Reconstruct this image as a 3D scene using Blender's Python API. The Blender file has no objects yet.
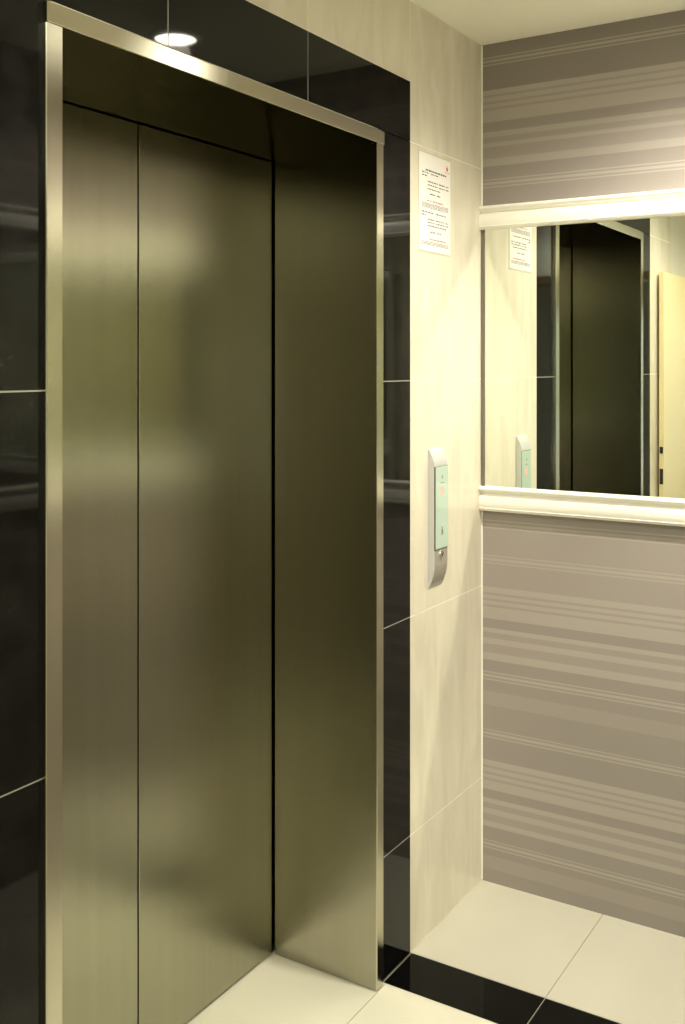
import bpy, bmesh, math, random
from mathutils import Vector, Matrix

random.seed(7)
SC = bpy.context.scene
COL = SC.collection
PI = math.pi

# ------------------------------------------------------------------ materials
def mat(name, color, rough=0.5, metal=0.0, spec=0.5):
    m = bpy.data.materials.new(name)
    m.use_nodes = True
    b = m.node_tree.nodes['Principled BSDF']
    b.inputs['Base Color'].default_value = (*color, 1)
    b.inputs['Roughness'].default_value = rough
    b.inputs['Metallic'].default_value = metal
    b.inputs['Specular IOR Level'].default_value = spec
    return m

def nodes(m):
    nt = m.node_tree
    return nt, nt.nodes, nt.links, nt.nodes['Principled BSDF']

def noise_color(m, c1, c2, scale=(1, 1, 1), nscale=4.0, detail=5.0, lo=0.35, hi=0.65, rough=None, dist=0.0):
    """mix two colours through a stretched noise in object space"""
    nt, N, L, b = nodes(m)
    tc = N.new('ShaderNodeTexCoord')
    mp = N.new('ShaderNodeMapping')
    mp.inputs['Scale'].default_value = scale
    nz = N.new('ShaderNodeTexNoise')
    nz.inputs['Scale'].default_value = nscale
    nz.inputs['Detail'].default_value = detail
    nz.inputs['Distortion'].default_value = dist
    cr = N.new('ShaderNodeValToRGB')
    cr.color_ramp.elements[0].position = lo
    cr.color_ramp.elements[0].color = (*c1, 1)
    cr.color_ramp.elements[1].position = hi
    cr.color_ramp.elements[1].color = (*c2, 1)
    L.new(tc.outputs['Object'], mp.inputs['Vector'])
    L.new(mp.outputs['Vector'], nz.inputs['Vector'])
    L.new(nz.outputs['Fac'], cr.inputs['Fac'])
    L.new(cr.outputs['Color'], b.inputs['Base Color'])
    if rough:
        mr = N.new('ShaderNodeMapRange')
        mr.inputs['To Min'].default_value = rough[0]
        mr.inputs['To Max'].default_value = rough[1]
        L.new(nz.outputs['Fac'], mr.inputs['Value'])
        L.new(mr.outputs['Result'], b.inputs['Roughness'])
    return m

def bump(m, nscale, strength, distance=0.001, scale=(1, 1, 1)):
    nt, N, L, b = nodes(m)
    tc = N.new('ShaderNodeTexCoord')
    mp = N.new('ShaderNodeMapping')
    mp.inputs['Scale'].default_value = scale
    nz = N.new('ShaderNodeTexNoise')
    nz.inputs['Scale'].default_value = nscale
    nz.inputs['Detail'].default_value = 4
    bp = N.new('ShaderNodeBump')
    bp.inputs['Strength'].default_value = strength
    bp.inputs['Distance'].default_value = distance
    L.new(tc.outputs['Object'], mp.inputs['Vector'])
    L.new(mp.outputs['Vector'], nz.inputs['Vector'])
    L.new(nz.outputs['Fac'], bp.inputs['Height'])
    L.new(bp.outputs['Normal'], b.inputs['Normal'])
    return m

def emit(m, color, strength):
    b = m.node_tree.nodes['Principled BSDF']
    b.inputs['Emission Color'].default_value = (*color, 1)
    b.inputs['Emission Strength'].default_value = strength
    return m

def steel(name, color, rough, aniso, grain=(60, 60, .5)):
    """brushed steel: reflections smear a little more across the grain (along the U axis)"""
    m = bpy.data.materials.new(name)
    m.use_nodes = True
    nt = m.node_tree
    N, L = nt.nodes, nt.links
    N.remove(N['Principled BSDF'])
    g = N.new('ShaderNodeBsdfAnisotropic')
    g.distribution = 'BECKMANN'
    g.inputs['Anisotropy'].default_value = -aniso
    tg = N.new('ShaderNodeTangent')
    tg.direction_type = 'UV_MAP'
    tg.uv_map = 'UVMap'
    L.new(tg.outputs['Tangent'], g.inputs['Tangent'])
    tc = N.new('ShaderNodeTexCoord')
    mp = N.new('ShaderNodeMapping')
    mp.inputs['Scale'].default_value = grain
    nz = N.new('ShaderNodeTexNoise')
    nz.inputs['Scale'].default_value = 1.0
    nz.inputs['Detail'].default_value = 3
    cr = N.new('ShaderNodeValToRGB')
    cr.color_ramp.elements[0].position = .3
    cr.color_ramp.elements[0].color = (*[c * .97 for c in color], 1)
    cr.color_ramp.elements[1].position = .7
    cr.color_ramp.elements[1].color = (*[min(1, c * 1.03) for c in color], 1)
    g.inputs['Roughness'].default_value = rough
    L.new(tc.outputs['Object'], mp.inputs['Vector'])
    L.new(mp.outputs['Vector'], nz.inputs['Vector'])
    L.new(nz.outputs['Fac'], cr.inputs['Fac'])
    L.new(cr.outputs['Color'], g.inputs['Color'])
    L.new(g.outputs['BSDF'], N['Material Output'].inputs['Surface'])
    return m

MARBLE = noise_color(mat('cream_porcelain_wall_tile', (.74, .69, .57), .22, spec=.4),
                     (.68, .64, .525), (.80, .76, .64), scale=(9, 9, 2.2), nscale=1.8, detail=6, lo=.3, hi=.7, dist=.6)
MGROUT = mat('pale_wall_grout', (.86, .83, .72), .6)
GRANITE = noise_color(mat('polished_black_granite', (.006, .006, .005), .04, spec=.22),
                      (.003, .003, .0026), (.009, .009, .0075), scale=(1, 1, 1), nscale=18, detail=8, lo=.4, hi=.75, rough=(.02, .06))
GGROUT = mat('grey_granite_joint', (.36, .35, .30), .6)
FTILE = noise_color(mat('cream_polished_floor_tile', (.74, .70, .58), .16, spec=.35),
                    (.475, .462, .392), (.51, .497, .422), nscale=2.2, detail=4, lo=.3, hi=.7)
FGROUT = mat('beige_floor_grout', (.27, .26, .215), .7)
FBLACK = mat('polished_black_floor_tile', (.003, .003, .003), .07, spec=.10)
FGROUTB = mat('pale_joint_on_black', (.62, .60, .52), .6)
PAINT = bump(mat('cream_ceiling_paint', (.90, .89, .77), .75), 160, .06)
HALL = mat('hall_wall_paint', (.66, .64, .54), .6)
GREYW = mat('hall_grey_paint', (.55, .57, .53), .6)
RAIL = mat('cream_gloss_moulding_paint', (.90, .89, .82), .32)
WP = {
    'd': mat('wallpaper_taupe_dark', (.305, .274, .252), .50, spec=.35),
    'k': mat('wallpaper_taupe_deep', (.262, .232, .213), .50, spec=.35),
    'm': mat('wallpaper_taupe_mid', (.340, .306, .281), .48, spec=.35),
    'l': mat('wallpaper_taupe_light', (.400, .363, .332), .45, spec=.35),
}
for k_ in WP:
    bump(WP[k_], 40, .08, .001, (1, 1, 22))
STEEL = steel('brushed_steel_vertical_grain', (.378, .374, .287), .27, .42)
STEELL = steel('brushed_steel_lining', (.40, .388, .315), .26, .40)
STEELS = steel('dark_head_lining', (.12, .11, .072), .25, .3)  # head lining, set much darker than the jamb linings
STEELF = steel('brushed_steel_frame_face', (.60, .58, .47), .27, .5)
STEELH = steel('brushed_steel_horizontal_grain', (.60, .58, .47), .27, .5, (.5, 60, 60))
VOID = mat('shaft_gap_black', (.006, .006, .006), .9)  # near-black colour that puts the darkness of the door gaps into the box
MIRROR = mat('silvered_mirror_glass', (.89, .925, .85), 0.0, 1.0)
SEAL = mat('dark_mirror_edge', (.16, .15, .12), .5)
CAULK = mat('white_caulk', (.86, .85, .78), .5)
PAPER = mat('white_notice_paper', (.88, .87, .84), .45)
LAMI = mat('clear_laminate_margin', (.66, .62, .51), .25)
INK = mat('dark_grey_ink', (.06, .06, .06), .6)
INKG = mat('light_grey_ink', (.20, .20, .19), .6)
INKR = mat('red_ink', (.72, .10, .08), .6)
ALU = mat('satin_aluminium_housing', (.64, .65, .66), .38, .3)
ALUB = mat('brushed_aluminium_lower', (.50, .49, .45), .36, .5)
GLASSP = mat('mint_glass_plate', (.50, .64, .56), .08)
DISP = emit(mat('pink_lit_display', (.62, .38, .32), .2), (1.0, .55, .42), .30)
GAPM = mat('dark_gap', (.05, .05, .04), .6)
CHROME = mat('polished_chrome', (.75, .73, .68), .12, 1.0)
KEYH = mat('keyway_black', (.01, .01, .01), .5)
LAMPRING = mat('white_lamp_ring', (.8, .78, .72), .35)
LENS = emit(mat('glowing_lamp_lens', (.9, .9, .85), .3), (1.0, .93, .78), 60)
DOORC = mat('cream_door_laminate', (.86, .76, .44), .4)
DOORG = mat('grey_door_laminate', (.60, .58, .50), .4)
BRASS = mat('bronze_door_head_strip', (.22, .17, .07), .4, .6)
DAY = emit(mat('daylit_frosted_pane', (.8, .85, .8), .3), (.84, .95, 1.0), 7.0)
WHITEF = mat('white_window_frame', (.8, .8, .76), .4)

# ------------------------------------------------------------------ mesh helpers
def bm_new():
    return bmesh.new()

def quad(bm, pts, mi=0):
    f = bm.faces.new([bm.verts.new(p) for p in pts])
    f.material_index = mi
    return f

def box(bm, x0, x1, y0, y1, z0, z1, bev=0.0, seg=2, mi=0):
    t = bmesh.new()
    r = bmesh.ops.create_cube(t, size=1)
    for v in t.verts:
        v.co = Vector(((x0 + x1) / 2 + v.co.x * (x1 - x0), (y0 + y1) / 2 + v.co.y * (y1 - y0), (z0 + z1) / 2 + v.co.z * (z1 - z0)))
    if bev > 0:
        bmesh.ops.bevel(t, geom=list(t.edges), offset=bev, segments=seg, affect='EDGES', profile=.6)
    vm = {}
    for v in t.verts:
        vm[v] = bm.verts.new(v.co)
    for f in t.faces:
        nf = bm.faces.new([vm[v] for v in f.verts])
        nf.material_index = mi
    t.free()

def prism(bm, profile, axis, a0, a1, mi=0):
    """extrude a closed 2-D profile along an axis; profile gives the two other coordinates in x,y,z order"""
    def P(p, a):
        if axis == 'x':
            return (a, p[0], p[1])
        if axis == 'y':
            return (p[0], a, p[1])
        return (p[0], p[1], a)
    A = [bm.verts.new(P(p, a0)) for p in profile]
    B = [bm.verts.new(P(p, a1)) for p in profile]
    n = len(profile)
    fs = [bm.faces.new([A[i], A[(i + 1) % n], B[(i + 1) % n], B[i]]) for i in range(n)]
    fs.append(bm.faces.new(list(reversed(A))))
    fs.append(bm.faces.new(B))
    for f in fs:
        f.material_index = mi

def lathe(bm, prof, centre, axis='z', n=40, mi=0):
    """revolve (r, h) pairs; axis z or y"""
    rings = []
    for r, h in prof:
        ring = []
        for i in range(n):
            a = 2 * PI * i / n
            if axis == 'z':
                p = (centre[0] + r * math.cos(a), centre[1] + r * math.sin(a), centre[2] + h)
            else:
                p = (centre[0] + r * math.cos(a), centre[1] + h, centre[2] + r * math.sin(a))
            ring.append(bm.verts.new(p))
        rings.append(ring)
    for a, b in zip(rings, rings[1:]):
        for i in range(n):
            bm.faces.new([a[i], a[(i + 1) % n], b[(i + 1) % n], b[i]]).material_index = mi
    bm.faces.new(rings[0]).material_index = mi
    bm.faces.new(list(reversed(rings[-1]))).material_index = mi

def obj(name, bm, mats, parent=None, smooth=False, uv=None):
    if parent is not None:
        off = parent['_loc']
        for v in bm.verts:
            v.co -= Vector(off)
    bmesh.ops.recalc_face_normals(bm, faces=bm.faces)
    if uv:
        ul = bm.loops.layers.uv.new('UVMap')
        for f in bm.faces:
            n = f.normal
            for l in f.loops:
                c = l.vert.co
                h = c.y if abs(n.x) > .7 else c.x
                if uv == 'v':
                    l[ul].uv = (h, c.y if abs(n.z) > .7 else c.z)
                else:
                    l[ul].uv = (c.y if abs(n.z) > .7 else c.z, h)
    me = bpy.data.meshes.new(name)
    bm.to_mesh(me)
    bm.free()
    for m in (mats if isinstance(mats, (list, tuple)) else [mats]):
        me.materials.append(m)
    if smooth:
        for p in me.polygons:
            p.use_smooth = True
        try:
            me.set_sharp_from_angle(angle=math.radians(35))
        except Exception:
            pass
    o = bpy.data.objects.new(name, me)
    COL.objects.link(o)
    if parent is not None:
        o.parent = PARENT[parent['_id']]
    return o

PARENT = {}
def thing(name, label, cat, loc, group=None):
    o = bpy.data.objects.new(name, None)
    o.empty_display_size = .05
    o.location = loc
    COL.objects.link(o)
    o['label'] = label
    o['category'] = cat
    if group:
        o['group'] = group
    PARENT[o.name] = o
    return {'_id': o.name, '_loc': tuple(loc), 'o': o}

def sub(part, loc):
    """let a part carry sub-parts"""
    PARENT[part.name] = part
    return {'_id': part.name, '_loc': tuple(loc), 'o': part}

def struct(name, bm, mats, label, cat):
    o = obj(name, bm, mats)
    o['kind'] = 'structure'
    o['label'] = label
    o['category'] = cat
    return o

# ------------------------------------------------------------------ measures
D = 1.27          # face of the lift wall (y)
L = 2.838         # face of the papered end wall (x)
H = 2.484         # ceiling
YO = 0.10         # face of the opposite wall beside the lift lobby
YH = -0.14        # face of the hall wall further back
XS = 1.32         # where the opposite wall steps back
XB = -2.7         # far end of the hall
FY = 1.260        # face of the steel frame
YD = 1.571        # face of the lift doors
FLO, FLI, FRI, FRO = 1.1450, 1.1798, 2.1953, 2.2279
HT, HB = 2.1101, 2.0766
GL, GR, GT = 1.000, 2.387, 2.272       # granite surround
ZJ = [0.306, 0.876, 1.492, 2.115]      # horizontal joints
XJ = [0.98, 1.444, 1.906, 2.387]       # vertical joints
G = .0014                              # half a joint

def panels(bm, axis, us, vs, plane, depth, gap, mi_face=0, mi_grout=1, skip=None, fixed=None):
    """a sheet of flat tiles, each a thin raised slab, over a grout bed"""
    for u0, u1 in zip(us, us[1:]):
        for v0, v1 in zip(vs, vs[1:]):
            if axis == 'y':
                box(bm, u0 + gap, u1 - gap, plane, plane + .004, v0 + gap, v1 - gap, mi=mi_face)

# ------------------------------------------------------------------ the lift wall
bm = bm_new()
def ytile(bm, x0, x1, z0, z1, g=G):
    box(bm, x0 + g, x1 - g, D, D + .006, z0 + g, z1 - g, mi=0)
zs = [0.0] + ZJ + [H]
# right field, corner side
for z0, z1 in zip(zs, zs[1:]):
    ytile(bm, GR, L, z0, z1)
# above the granite
for x0, x1 in zip([.98] + XJ[1:], XJ[1:]):
    ytile(bm, x0, x1, GT, H)
# left field
for z0, z1 in zip(zs, zs[1:]):
    ytile(bm, .645, GL, z0, z1)
for a in [(GR, L, 0, H), (GL, GR, GT, H), (.645, GL, 0, H)]:
    box(bm, a[0], a[1], D + .0004, D + .10, a[2], a[3], mi=1)
struct('wall_left', bm, [MARBLE, MGROUT], 'cream porcelain tiled wall around the elevator and beside the corner', 'wall')

bm = bm_new()
box(bm, XB, .645, D - .002, D + .10, 0, H)
struct('wall_hall', bm, HALL, 'plain painted cream wall beyond the tiled elevator wall', 'wall')

# granite surround, flush with the tiles
bm = bm_new()
gz = [0.0] + ZJ
for z0, z1 in zip(gz, gz[1:]):
    ytile(bm, FRO - .02, GR, z0, z1)
    ytile(bm, GL, FLO + .02, z0, z1)
gx = [GL, 1.444, 1.906, GR]
for x0, x1 in zip(gx, gx[1:]):
    ytile(bm, x0, x1, ZJ[-1], GT)
# the slab strip that lies between the joint and the steel head
box(bm, FLO + .02 + G, FRO - .02 - G, D, D + .006, HB + .012, ZJ[-1] - .0005, mi=0)
for a in [(FRO - .018, GR, 0, GT), (GL, FLO + .018, 0, GT), (GL, GR, HB + .012, GT)]:
    box(bm, a[0], a[1], D + .0004, D + .09, a[2], a[3], mi=1)
struct('trim_1', bm, [GRANITE, GGROUT], 'polished black granite surround framing the steel elevator entrance', 'wall trim')

# ------------------------------------------------------------------ lift entrance
ent = thing('elevator_entrance', 'brushed steel elevator entrance with two closed sliding door panels set in black granite', 'elevator', ((FLI + FRI) / 2, FY, 0))
YJ = YD - .0055        # back end of the jamb linings
def jamb(xo, xi):
    bm = bm_new()
    s = 1 if xi > xo else -1
    # L-shaped folded sheet: casing face towards the lobby and lining into the recess
    prof = [(xo, D + .004), (xo, FY + .0015), (xo + s * .0015, FY), (xi - s * .0012, FY), (xi, FY + .0012),
            (xi, YJ), (xi - s * .012, YJ), (xi - s * .012, D + .02), (xo + s * .006, D + .004)]
    prism(bm, prof, 'z', 0.001, HB - .0008)
    return obj('jamb', bm, STEELF, ent, uv='v')
def jamb2(xo, xi):
    s = 1 if xi > xo else -1
    bm = bm_new()
    prof = [(xo, D + .004), (xo, FY + .0015), (xo + s * .0015, FY), (xi - s * .0012, FY), (xi, FY + .0012),
            (xi, FY + .004), (xi - s * .004, FY + .004), (xi - s * .006, D + .004)]
    prism(bm, prof, 'z', 0.001, HB - .0008)
    j = obj('jamb', bm, STEELF, ent, uv='v')
    bm = bm_new()
    a, b = sorted((xi, xi - s * .012))
    box(bm, a, b, FY + .0042, YJ, .001, HB - .001)
    obj('jamb_lining', bm, STEELL, sub(j, ent['_loc']), uv='v')
jamb2(FLO, FLI)
jamb2(FRO, FRI)
bm = bm_new()
box(bm, FLO + .0005, FRO + .003, FY - .001, D + .004, HB, HT, bev=.0012)
hd = obj('head_casing', bm, STEELH, ent, uv='h')
bm = bm_new()
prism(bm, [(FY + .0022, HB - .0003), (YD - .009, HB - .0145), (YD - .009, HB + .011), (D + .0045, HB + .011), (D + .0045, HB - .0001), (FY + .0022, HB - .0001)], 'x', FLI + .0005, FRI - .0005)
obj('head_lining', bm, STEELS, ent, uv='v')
XM = 1.690
for x0, x1, yy in ((FLI - .06, XM - .0027, YD), (XM + .0027, FRI + .07, YD + .001)):
    bm = bm_new()
    box(bm, x0, x1, yy, yy + .028, .006, HB + .05, bev=.0022, seg=3)
    obj('door_panel', bm, STEEL, ent, uv='v')
# near-black closed box, added behind the panels so the gaps read dark
bm = bm_new()
box(bm, 1.02, 2.40, 1.66, 1.70, -.02, 2.30)
box(bm, 1.02, 1.06, D + .105, 1.66, 0, 2.30)
box(bm, 2.36, 2.40, D + .105, 1.66, 0, 2.30)
box(bm, 1.06, 2.36, D + .105, 1.66, 2.26, 2.30)
struct('shaft_dark_box', bm, VOID, 'near-black box added behind the steel door panels to keep the gaps dark', 'wall')

# ------------------------------------------------------------------ papered walls
def bands():
    B = []
    def run(*seq):
        # seq: tone, z bottom; going down from the last z
        for tone, z in seq:
            B.append((tone, z))
    def triplet(zc, base):
        for dz, t in ((.0135, base), (.0090, 'l'), (.0040, base), (-.0035, 'l'), (-.0085, base), (-.0125, 'l')):
            B.append((t, zc + dz))
    def block(z0, z1, lines):
        for zl in lines:
            B.append(('l', zl + .0035)); B.append(('m', zl - .0035))
        B.append(('l', z1))
    B.append(('k', 2.445)); triplet(2.432, 'k'); B.append(('k', 2.347))
    block(2.347, 2.252, (2.329, 2.309, 2.291))
    run(('d', 2.223), ('l', 2.207), ('m', 2.19), ('l', 2.178), ('m', 2.144), ('l', 2.121), ('d', 2.083))
    triplet(2.07, 'd'); B.append(('d', 1.95)); B.append(('m', 1.60)); B.append(('d', 1.30)); B.append(('d', 1.075))
    triplet(1.061, 'd'); B.append(('m', .970)); triplet(.957, 'm'); B.append(('m', .876))
    block(.876, .782, (.855, .838, .820))
    run(('d', .754), ('l', .741), ('m', .724), ('l', .707), ('m', .681), ('l', .659), ('d', .625))
    triplet(.612, 'd'); run(('d', .566), ('m', .525), ('d', .453)); triplet(.441, 'd'); B.append(('d', .362))
    block(.362, .275, (.342, .323, .305))
    run(('d', .249), ('l', .235), ('m', .219), ('l', .202), ('m', .181), ('l', .165), ('d', .125))
    triplet(.113, 'd'); run(('d', .079), ('m', .040), ('d', 0.0))
    return B
KEYS = ['d', 'k', 'm', 'l']
def papered(name, label, axis, plane, u0, u1, depth):
    bm = bm_new()
    top = H
    for tone, z in bands():
        if z >= top - 1e-6:
            continue
        mi = KEYS.index(tone)
        if axis == 'x':
            quad(bm, [(plane, u0, z), (plane, u1, z), (plane, u1, top), (plane, u0, top)], mi)
        else:
            quad(bm, [(u0, plane, z), (u1, plane, z), (u1, plane, top), (u0, plane, top)], mi)
        top = z
    bmesh.ops.remove_doubles(bm, verts=bm.verts, dist=1e-5)
    # give the wall its thickness
    if axis == 'x':
        a, b = plane, plane + depth
        for pts in ([(b, u0, 0), (b, u1, 0), (b, u1, H), (b, u0, H)], [(a, u0, 0), (b, u0, 0), (b, u0, H), (a, u0, H)],
                    [(a, u1, 0), (b, u1, 0), (b, u1, H), (a, u1, H)]):
            quad(bm, pts, 0)
    else:
        a, b = plane, plane - depth
        for pts in ([(u0, b, 0), (u1, b, 0), (u1, b, H), (u0, b, H)], [(u0, a, 0), (u0, b, 0), (u0, b, H), (u0, a, H)],
                    [(u1, a, 0), (u1, b, 0), (u1, b, H), (u1, a, H)]):
            quad(bm, pts, 0)
    return struct(name, bm, [WP[k] for k in KEYS], label, 'wall')
papered('wall_right', 'end wall papered in horizontal taupe stripes around the mirror', 'x', L, YO - .24, D + .1, .10)
papered('wall_front', 'striped taupe papered wall facing the elevator', 'y', YO, XS, L, .24)

# ------------------------------------------------------------------ mirrors with moulded rails
def rail_profile(z0, z1):
    """(projection from wall, z) from the wall's bottom edge round to its top edge"""
    h = z1 - z0
    p = [(0, 0), (.0150, 0), (.0185, .05), (.0215, .11)]        # lip under the belly
    for i in range(9):                      # convex belly
        t = i / 8
        p.append((.0165 + .0065 * math.sin(PI * (.22 + .62 * t)), .14 + .46 * t))
    p += [(.0130, .62)]
    for i in range(7):                      # cove
        a = PI * i / 6
        p.append((.0125 - .0065 * math.sin(a), .63 + .16 * i / 6))
    p += [(.0165, .805)]
    for i in range(9):                      # bead
        a = -PI / 2 + PI * i / 8
        p.append((.0165 + .0065 * math.cos(a), .905 + .085 * math.sin(a)))
    p += [(.015, 1.0), (0, 1.0)]
    return [(a, z0 + b * h) for a, b in p]
ZM0, ZM1 = 1.166, 1.942
def mirror(name, label, axis, plane, u0, u1, sgn, end_caps=None):
    t = thing(name, label, 'mirror', ((plane, (u0 + u1) / 2, ZM0) if axis == 'y' else ((u0 + u1) / 2, plane, ZM0)))
    def ext(bm, prof):
        pr = [(plane + sgn * p, z) for p, z in prof]
        prism(bm, pr, axis, u0, u1)
    for a, b in ((1.934, 2.0035), (1.102, 1.1735)):
        bm = bm_new()
        ext(bm, rail_profile(a, b))
        obj('frame_rail', bm, RAIL, t, smooth=True)
    bm = bm_new()
    ext_g = [(plane + sgn * .001, ZM0), (plane + sgn * .003, ZM0), (plane + sgn * .003, ZM1), (plane + sgn * .001, ZM1)]
    e = .011 if end_caps else 0
    prism(bm, ext_g, axis, u0 + .002, u1 - e)
    obj('mirror_glass', bm, MIRROR, t)
    if end_caps:
        bm = bm_new()
        prism(bm, [(plane + sgn * .0005, 1.1735), (plane + sgn * .006, 1.1735), (plane + sgn * .006, 1.934), (plane + sgn * .0005, 1.934)], axis, u1 - .0105, u1 - .001)
        obj('edge_strip', bm, SEAL, t)
mirror('wall_mirror', 'wide wall mirror between two cream moulded rails on the striped end wall', 'y', L, YO + .05, D - .0005, -1, True)
mirror('wall_mirror', 'second wall mirror between cream rails, facing the elevator doors', 'x', YO, XS + .02, L - .05, 1)

# white sealant bead in the corner between tiles and paper
bm = bm_new()
for a, b in ((0.002, 1.1005), (2.005, H - .002)):
    prism(bm, [(L - .0002, D - .0002), (L - .0040, D - .0002), (L - .0018, D - .0018), (L - .0002, D - .0036)], 'z', a, b)
struct('trim_2', bm, CAULK, 'thin white sealant line down the corner of tiles and wallpaper', 'wall trim')

# ------------------------------------------------------------------ floor and ceiling
bm = bm_new()
g = .0013
BX0, BX1 = 2.238, 2.389
ys = [YH - .12, .282, .902, 1.2585]
xs = [XB, XB + .68, -1.48, -.86, -.24, .38, 1.0, 1.62, BX0]
for y0, y1 in zip(ys, ys[1:]):
    for x0, x1 in zip(xs, xs[1:]):
        box(bm, x0 + g, x1 - g, y0 + g, y1 - g, -.008, 0, mi=0)
    box(bm, BX0 + g, BX1 - g, y0 + g, (1.2665 if y1 > 1.2 else y1 - g), -.008, 0, mi=1)
    box(bm, BX1 + g, L, y0 + g, (y1 - g) if y1 < 1.2 else D + .01, -.008, 0, mi=0)
for x0, x1 in zip([XB, .38, 1.0, 1.62], [.38, 1.0, 1.62, BX0]):
    box(bm, x0 + g, x1 - g, 1.2585 + g, 1.64, -.008, 0, mi=0)
box(bm, BX0 + g, BX1 - g, 1.2695, 1.64, -.008, 0, mi=1)
box(bm, XB, L, YH - .12, 1.65, -.05, -.0012, mi=2)
struct('floor', bm, [FTILE, FBLACK, FGROUT], 'cream polished tile floor crossed by a black tile band', 'floor')

bm = bm_new()
LX, LY = 2.30, .545
# ceiling slab with round openings is drawn as a plain slab: the lamps are surface rings
box(bm, XB, L + .1, YH - .12, D + .1, H, H + .08)
struct('ceiling', bm, PAINT, 'plain cream painted ceiling over the elevator lobby', 'ceiling')

# ------------------------------------------------------------------ hall behind the camera
bm = bm_new()
box(bm, XB, XS, YH - .10, YH, 0, H)
struct('wall_passage', bm, HALL, 'cream painted hall wall behind the grey door', 'wall')
bm = bm_new()
box(bm, -.20, -.06, YH, D - .002, 2.05, H)
struct('wall_above_doorway', bm, GREYW, 'grey painted wall over the double doorway of the hall', 'wall')
bm = bm_new()
box(bm, -.21, -.05, YH + .0, D - .003, 2.005, 2.0495, bev=.002)
struct('trim_3', bm, BRASS, 'dark bronze head strip over the double doorway', 'trim')

d1 = bm_new()
box(d1, .30, .897, 1.236, 1.258, .012, 1.958, bev=.002)
door1 = struct('door_1', d1, DOORC, 'cream door leaf folded open flat along the elevator wall', 'door')
bm = bm_new()
box(bm, .8972, .8985, 1.2395, 1.2545, .99, 1.06)
box(bm, .8972, .8985, 1.2395, 1.2545, 1.13, 1.16)
o = obj('latch_plate', bm, KEYH); o.parent = door1

d2 = bm_new()
box(d2, -.05, .81, YH + .004, YH + .040, .012, 2.02, bev=.002)
door2 = struct('door_2', d2, DOORG, 'grey door leaf with a chrome lever handle folded open along the hall wall', 'door')
bm = bm_new()
lathe(bm, [(.024, 0), (.024, .008), (.010, .009), (.010, .045), (.002, .047)], (.75, YH + .0405, .945), 'y', 24)
pts = [(.75, .945), (.72, .946), (.68, .945), (.64, .943)]
for (xa, za), (xb, zb) in zip(pts, pts[1:]):
    box(bm, min(xa, xb), max(xa, xb), YH + .074, YH + .088, za - .008, za + .008)
o = obj('door_handle', bm, CHROME, smooth=True); o.parent = door2; o['label'] = 'chrome lever handle'

# far end of the hall with a daylit window
bm = bm_new()
WY0, WY1, WZ0, WZ1 = -.12, .15, .45, 2.02
box(bm, XB - .1, XB, YH - .12, WY0, 0, H)
box(bm, XB - .1, XB, WY1, D + .1, 0, H)
box(bm, XB - .1, XB, WY0, WY1, 0, WZ0)
box(bm, XB - .1, XB, WY0, WY1, WZ1, H)
struct('wall_back', bm, HALL, 'cream painted end wall of the hall with a window', 'wall')
bm = bm_new()
box(bm, XB - .07, XB - .06, WY0, WY1, WZ0, WZ1)
w = struct('window_1', bm, DAY, 'frosted hall window glowing with pale bluish daylight', 'window')
bm = bm_new()
for a in ((WY0, WY0 + .05, WZ0, WZ1), (WY1 - .05, WY1, WZ0, WZ1), (WY0 + .05, WY1 - .05, WZ0, WZ0 + .05), (WY0 + .05, WY1 - .05, WZ1 - .05, WZ1), (WY0 + .05, WY1 - .05, 1.20, 1.245)):
    box(bm, XB - .059, XB - .02, a[0], a[1], a[2], a[3])
o = obj('window_frame', bm, WHITEF); o.parent = w

# ------------------------------------------------------------------ notice on the tiles
SX0, SX1, SZ0, SZ1 = 2.434, 2.622, 1.839, 2.100
ns = thing('notice_sign', 'white laminated paper notice with printed text taped to the cream tiles', 'notice', ((SX0 + SX1) / 2, D, SZ0))
bm = bm_new()
box(bm, SX0 - .004, SX1 + .004, D - .0009, D, SZ0 - .004, SZ1 + .004)
obj('laminate_margin', bm, LAMI, ns)
bm = bm_new()
box(bm, SX0, SX1, D - .0016, D - .0009, SZ0, SZ1)
obj('paper', bm, PAPER, ns)
def S(s, t):
    return SX0 + s * (SX1 - SX0), SZ1 - t * (SZ1 - SZ0)
def words(bm, s0, s1, t, th, wmin=.035, wmax=.10, gap=.016):
    s = s0
    while s < s1 - .01:
        w = min(random.uniform(wmin, wmax), s1 - s)
        x0, z = S(s, t); x1, _ = S(s + w, t)
        hh = th * (SZ1 - SZ0) / 2
        # a word: a few letter strokes joined by a thin line
        n = max(2, int(w / .014))
        for i in range(n):
            xa = x0 + (x1 - x0) * i / n
            xb = x0 + (x1 - x0) * (i + .72) / n
            k = random.choice((.7, 1.0, .8))
            box(bm, xa, xb, D - .0019, D - .0016, z - hh * k, z + hh * k)
        s += w + gap
bt = bm_new()
words(bt, .20, .86, .170, .020, .05, .12, .012)
obj('printed_title', bt, INK, ns)
upper = ((.08, .30, .198), (.36, .60, .200), (.08, .24, .228), (.26, .58, .283), (.62, .80, .283), (.84, .93, .283),
         (.26, .58, .318), (.62, .80, .318), (.84, .93, .318), (.25, .68, .358), (.33, .50, .408), (.56, .68, .408))
lower = ((.08, .46, .602), (.52, .85, .602), (.08, .22, .632), (.26, .48, .672), (.52, .80, .672), (.84, .93, .672),
         (.26, .48, .703), (.52, .80, .703), (.84, .93, .703), (.25, .86, .737), (.34, .50, .800), (.56, .68, .800))
for block_ in (upper, lower):
    bk = bm_new()
    for s0, s1, t in block_:
        words(bk, s0, s1, t, .013)
    obj('printed_text', bk, INK, ns)
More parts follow.
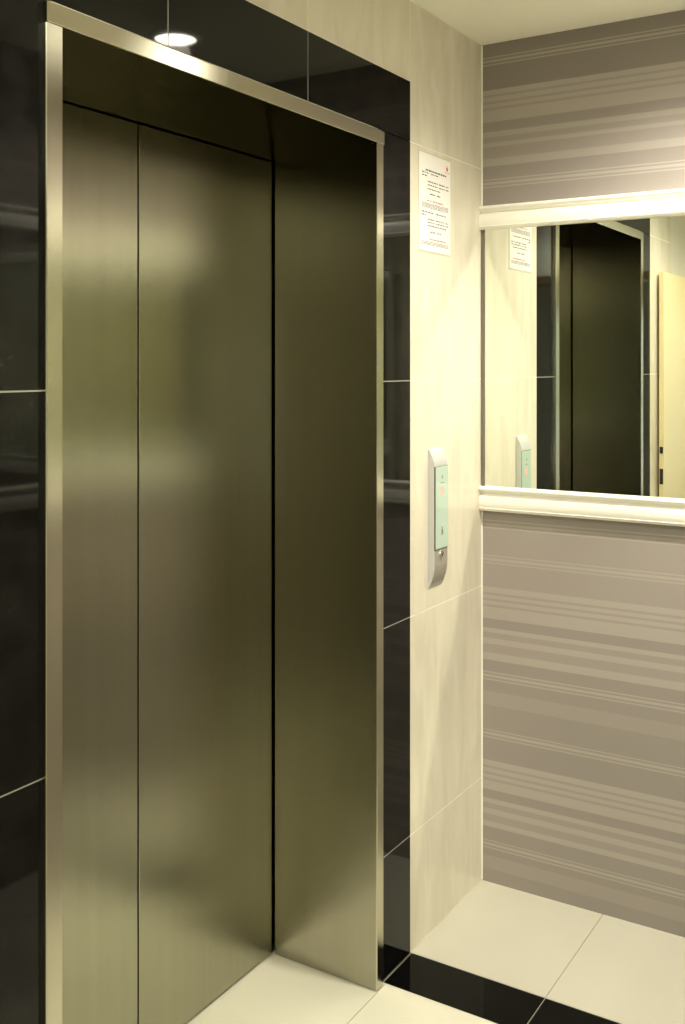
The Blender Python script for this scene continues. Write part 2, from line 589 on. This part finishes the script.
for s0, s1, tr, rows, lead in ((.43, .75, .480, (.510, .524, .538, .552), (.22, .40, .480)), (.41, .86, .875, (.905, .919, .933), (.27, .40, .875))):
    bg = bm_new()
    words(bg, *lead, .010)
    for t in rows:
        words(bg, .08, .93, t, .009, .02, .05, .008)
    obj('fine_print', bg, INKG, ns)
    br_ = bm_new()
    words(br_, s0, s1, tr, .014)
    obj('red_print', br_, INKR, ns)
# small red emblem at the head of the page with a line of red print under it
ex, ez = S(.885, .085)
br_ = bm_new()
prism(br_, [(ex - .004, ez - .007), (ex + .004, ez - .007), (ex + .0065, ez), (ex + .002, ez + .004), (ex + .001, ez + .010), (ex - .002, ez + .004), (ex - .006, ez + .001)], 'y', D - .0019, D - .0016)
words(br_, .82, .955, .132, .012, .03, .05)
obj('red_emblem', br_, INKR, ns)

# ------------------------------------------------------------------ call panel
PX0, PX1, PT = 2.487, 2.568, .0185
cp = thing('elevator_call_panel', 'slim silver elevator call panel with mint glass plate on the cream tiles', 'call panel', ((PX0 + PX1) / 2, D, .932))
def side(z_bot, z_bs, z_ts, z_top, t):
    """profile (y, z) of the housing, curved back to the wall at both ends"""
    p = [(D, z_bot)]
    n = 12
    for i in range(n + 1):
        q = i / n
        p.append((D - .002 - (t - .002) * (1 - (1 - q) ** 2.1), z_bot + (z_bs - z_bot) * q))
    for i in range(n + 1):
        q = i / n
        p.append((D - .002 - (t - .002) * (1 - q ** 1.7), z_ts + (z_top - z_ts) * q))
    p.append((D, z_top))
    return p
bm = bm_new()
prism(bm, side(.932, .999, 1.262, 1.3065, PT), 'x', PX0, PX1)
bmesh.ops.bevel(bm, geom=[e for e in bm.edges if abs(e.verts[0].co.x - e.verts[1].co.x) < 1e-6], offset=.0012, segments=2, affect='EDGES')
hs = obj('housing', bm, ALU, cp, smooth=True)
bm = bm_new()     # lower brushed plate with the key switch, following the housing's curve
prof = [p for p in side(.932, .999, 1.262, 1.3065, PT + .0006) if p[1] < 1.003]
outer = [(y, z) for y, z in prof if z > .940] + [(D - PT - .0006, 1.034)]
inner = [(y + .002, z) for y, z in reversed(outer)]
prism(bm, outer + inner, 'x', PX0 + .0035, PX1 - .001)
obj('lower_plate', bm, ALUB, cp, smooth=True)
bm = bm_new()
box(bm, PX0 + .0012, PX1 - .001, D - PT - .0008, D - PT + .001, 1.0345, 1.2585)
obj('shadow_gap', bm, GAPM, cp)
bm = bm_new()
box(bm, PX0 + .0055, PX1 - .0012, D - PT - .0032, D - PT - .0008, 1.0365, 1.2575, bev=.0007)
gp = obj('glass_plate', bm, GLASSP, cp)
gs = sub(gp, cp['_loc'])
yf = D - PT - .0034
cxp = 2.530
bm = bm_new()
prism(bm, [(cxp - .005, 1.2255), (cxp + .005, 1.2255), (cxp, 1.2365)], 'y', yf, yf + .0006)
box(bm, cxp - .010, cxp + .010, yf, yf + .0006, 1.2125, 1.2150)
obj('arrow_mark', bm, INKG, gs)
bm = bm_new()
box(bm, cxp - .009, cxp + .011, yf, yf + .0006, 1.178, 1.205, bev=.0002)
obj('display', bm, DISP, gs)
bm = bm_new()     # small standing-figure mark near the foot of the plate
prism(bm, [(cxp - .006, 1.072), (cxp - .002, 1.072), (cxp, 1.079), (cxp + .002, 1.072), (cxp + .006, 1.072), (cxp + .0045, 1.088), (cxp - .0045, 1.088)], 'y', yf, yf + .0006)
lathe(bm, [(.0032, .0), (.0032, .0006)], (cxp, yf, 1.0915), 'y', 14)
obj('figure_mark', bm, INKG, gs)
bm = bm_new()
lathe(bm, [(.0125, 0), (.0125, -.0022), (.0108, -.0036), (.0085, -.0038), (.0080, -.0022), (.001, -.0022)], (cxp, D - PT - .0006, 1.017), 'y', 32)
ks = obj('key_switch', bm, CHROME, cp, smooth=True)
bm = bm_new()
box(bm, cxp - .0012, cxp + .0012, D - PT - .0034, D - PT - .0026, 1.0125, 1.0215)
obj('keyway', bm, KEYH, sub(ks, cp['_loc']))

# ------------------------------------------------------------------ ceiling lamps
def downlight(x, y, label, power, rad=.045):
    t = thing('recessed_downlight', label, 'ceiling light', (x, y, H), )
    bm = bm_new()
    n = 48
    prof = [(.058, -.0005), (.076, -.0005), (.076, -.004), (.070, -.0075), (.060, -.0085), (.058, -.006)]
    rings = []
    for r, h in prof:
        rings.append([bm.verts.new((x + r * math.cos(2 * PI * i / n), y + r * math.sin(2 * PI * i / n), H + h)) for i in range(n)])
    for a, b in zip(rings, rings[1:] + rings[:1]):
        for i in range(n):
            bm.faces.new([a[i], a[(i + 1) % n], b[(i + 1) % n], b[i]])
    obj('trim_ring', bm, LAMPRING, t, smooth=True)
    bm = bm_new()
    lathe(bm, [(.0575, -.001), (.0575, -.003), (.040, -.0055), (.001, -.0065)], (x, y, H), 'z', n)
    obj('lamp_lens', bm, LENS, t, smooth=True)
    ld = bpy.data.lights.new('downlight_beam', 'SPOT')
    ld.energy = power
    ld.color = (1.0, .925, .765)
    ld.spot_size = math.radians(150)
    ld.spot_blend = 1.0
    ld.shadow_soft_size = rad
    lo = bpy.data.objects.new('downlight_beam', ld)
    lo.location = (0, 0, -.055)
    lo.parent = t['o']
    COL.objects.link(lo)
downlight(LX, LY, 'round recessed downlight on the ceiling near the mirrored end wall', 101)
downlight(1.10, .74, 'round recessed downlight on the ceiling before the left edge of the elevator', 55)
downlight(.22, .55, 'round recessed downlight on the ceiling just inside the double doorway', 34)

# ------------------------------------------------------------------ world, camera, view
wd = bpy.data.worlds.new('world')
wd.use_nodes = True
wd.node_tree.nodes['Background'].inputs[0].default_value = (.55, .62, .55, 1)
wd.node_tree.nodes['Background'].inputs[1].default_value = .05
SC.world = wd

cd = bpy.data.cameras.new('camera')
cd.sensor_fit = 'VERTICAL'
cd.sensor_height = 36
cd.lens = 36 * 1034.94 / 1024
cd.shift_y = -(512 - 365.05) / 1024
cd.clip_start = .02
cam = bpy.data.objects.new('camera', cd)
cam.location = (0, 0, 1.5326)
cam.rotation_euler = (PI / 2, 0, math.radians(31.7694 - 90))
COL.objects.link(cam)
SC.camera = cam

for k in list(bpy.data.objects):
    pass
SC.view_settings.view_transform = 'Standard'
SC.view_settings.look = 'None'
SC.view_settings.exposure = 0.12
SC.view_settings.gamma = 1.0
SC.view_settings.use_curve_mapping = False
cy = SC.cycles
cy.max_bounces = 20
cy.diffuse_bounces = 8
cy.glossy_bounces = 14
cy.blur_glossy = 0.05
cy.caustics_reflective = True
cy.sample_clamp_indirect = 8
cy.use_guiding = True
cy.use_denoising = True
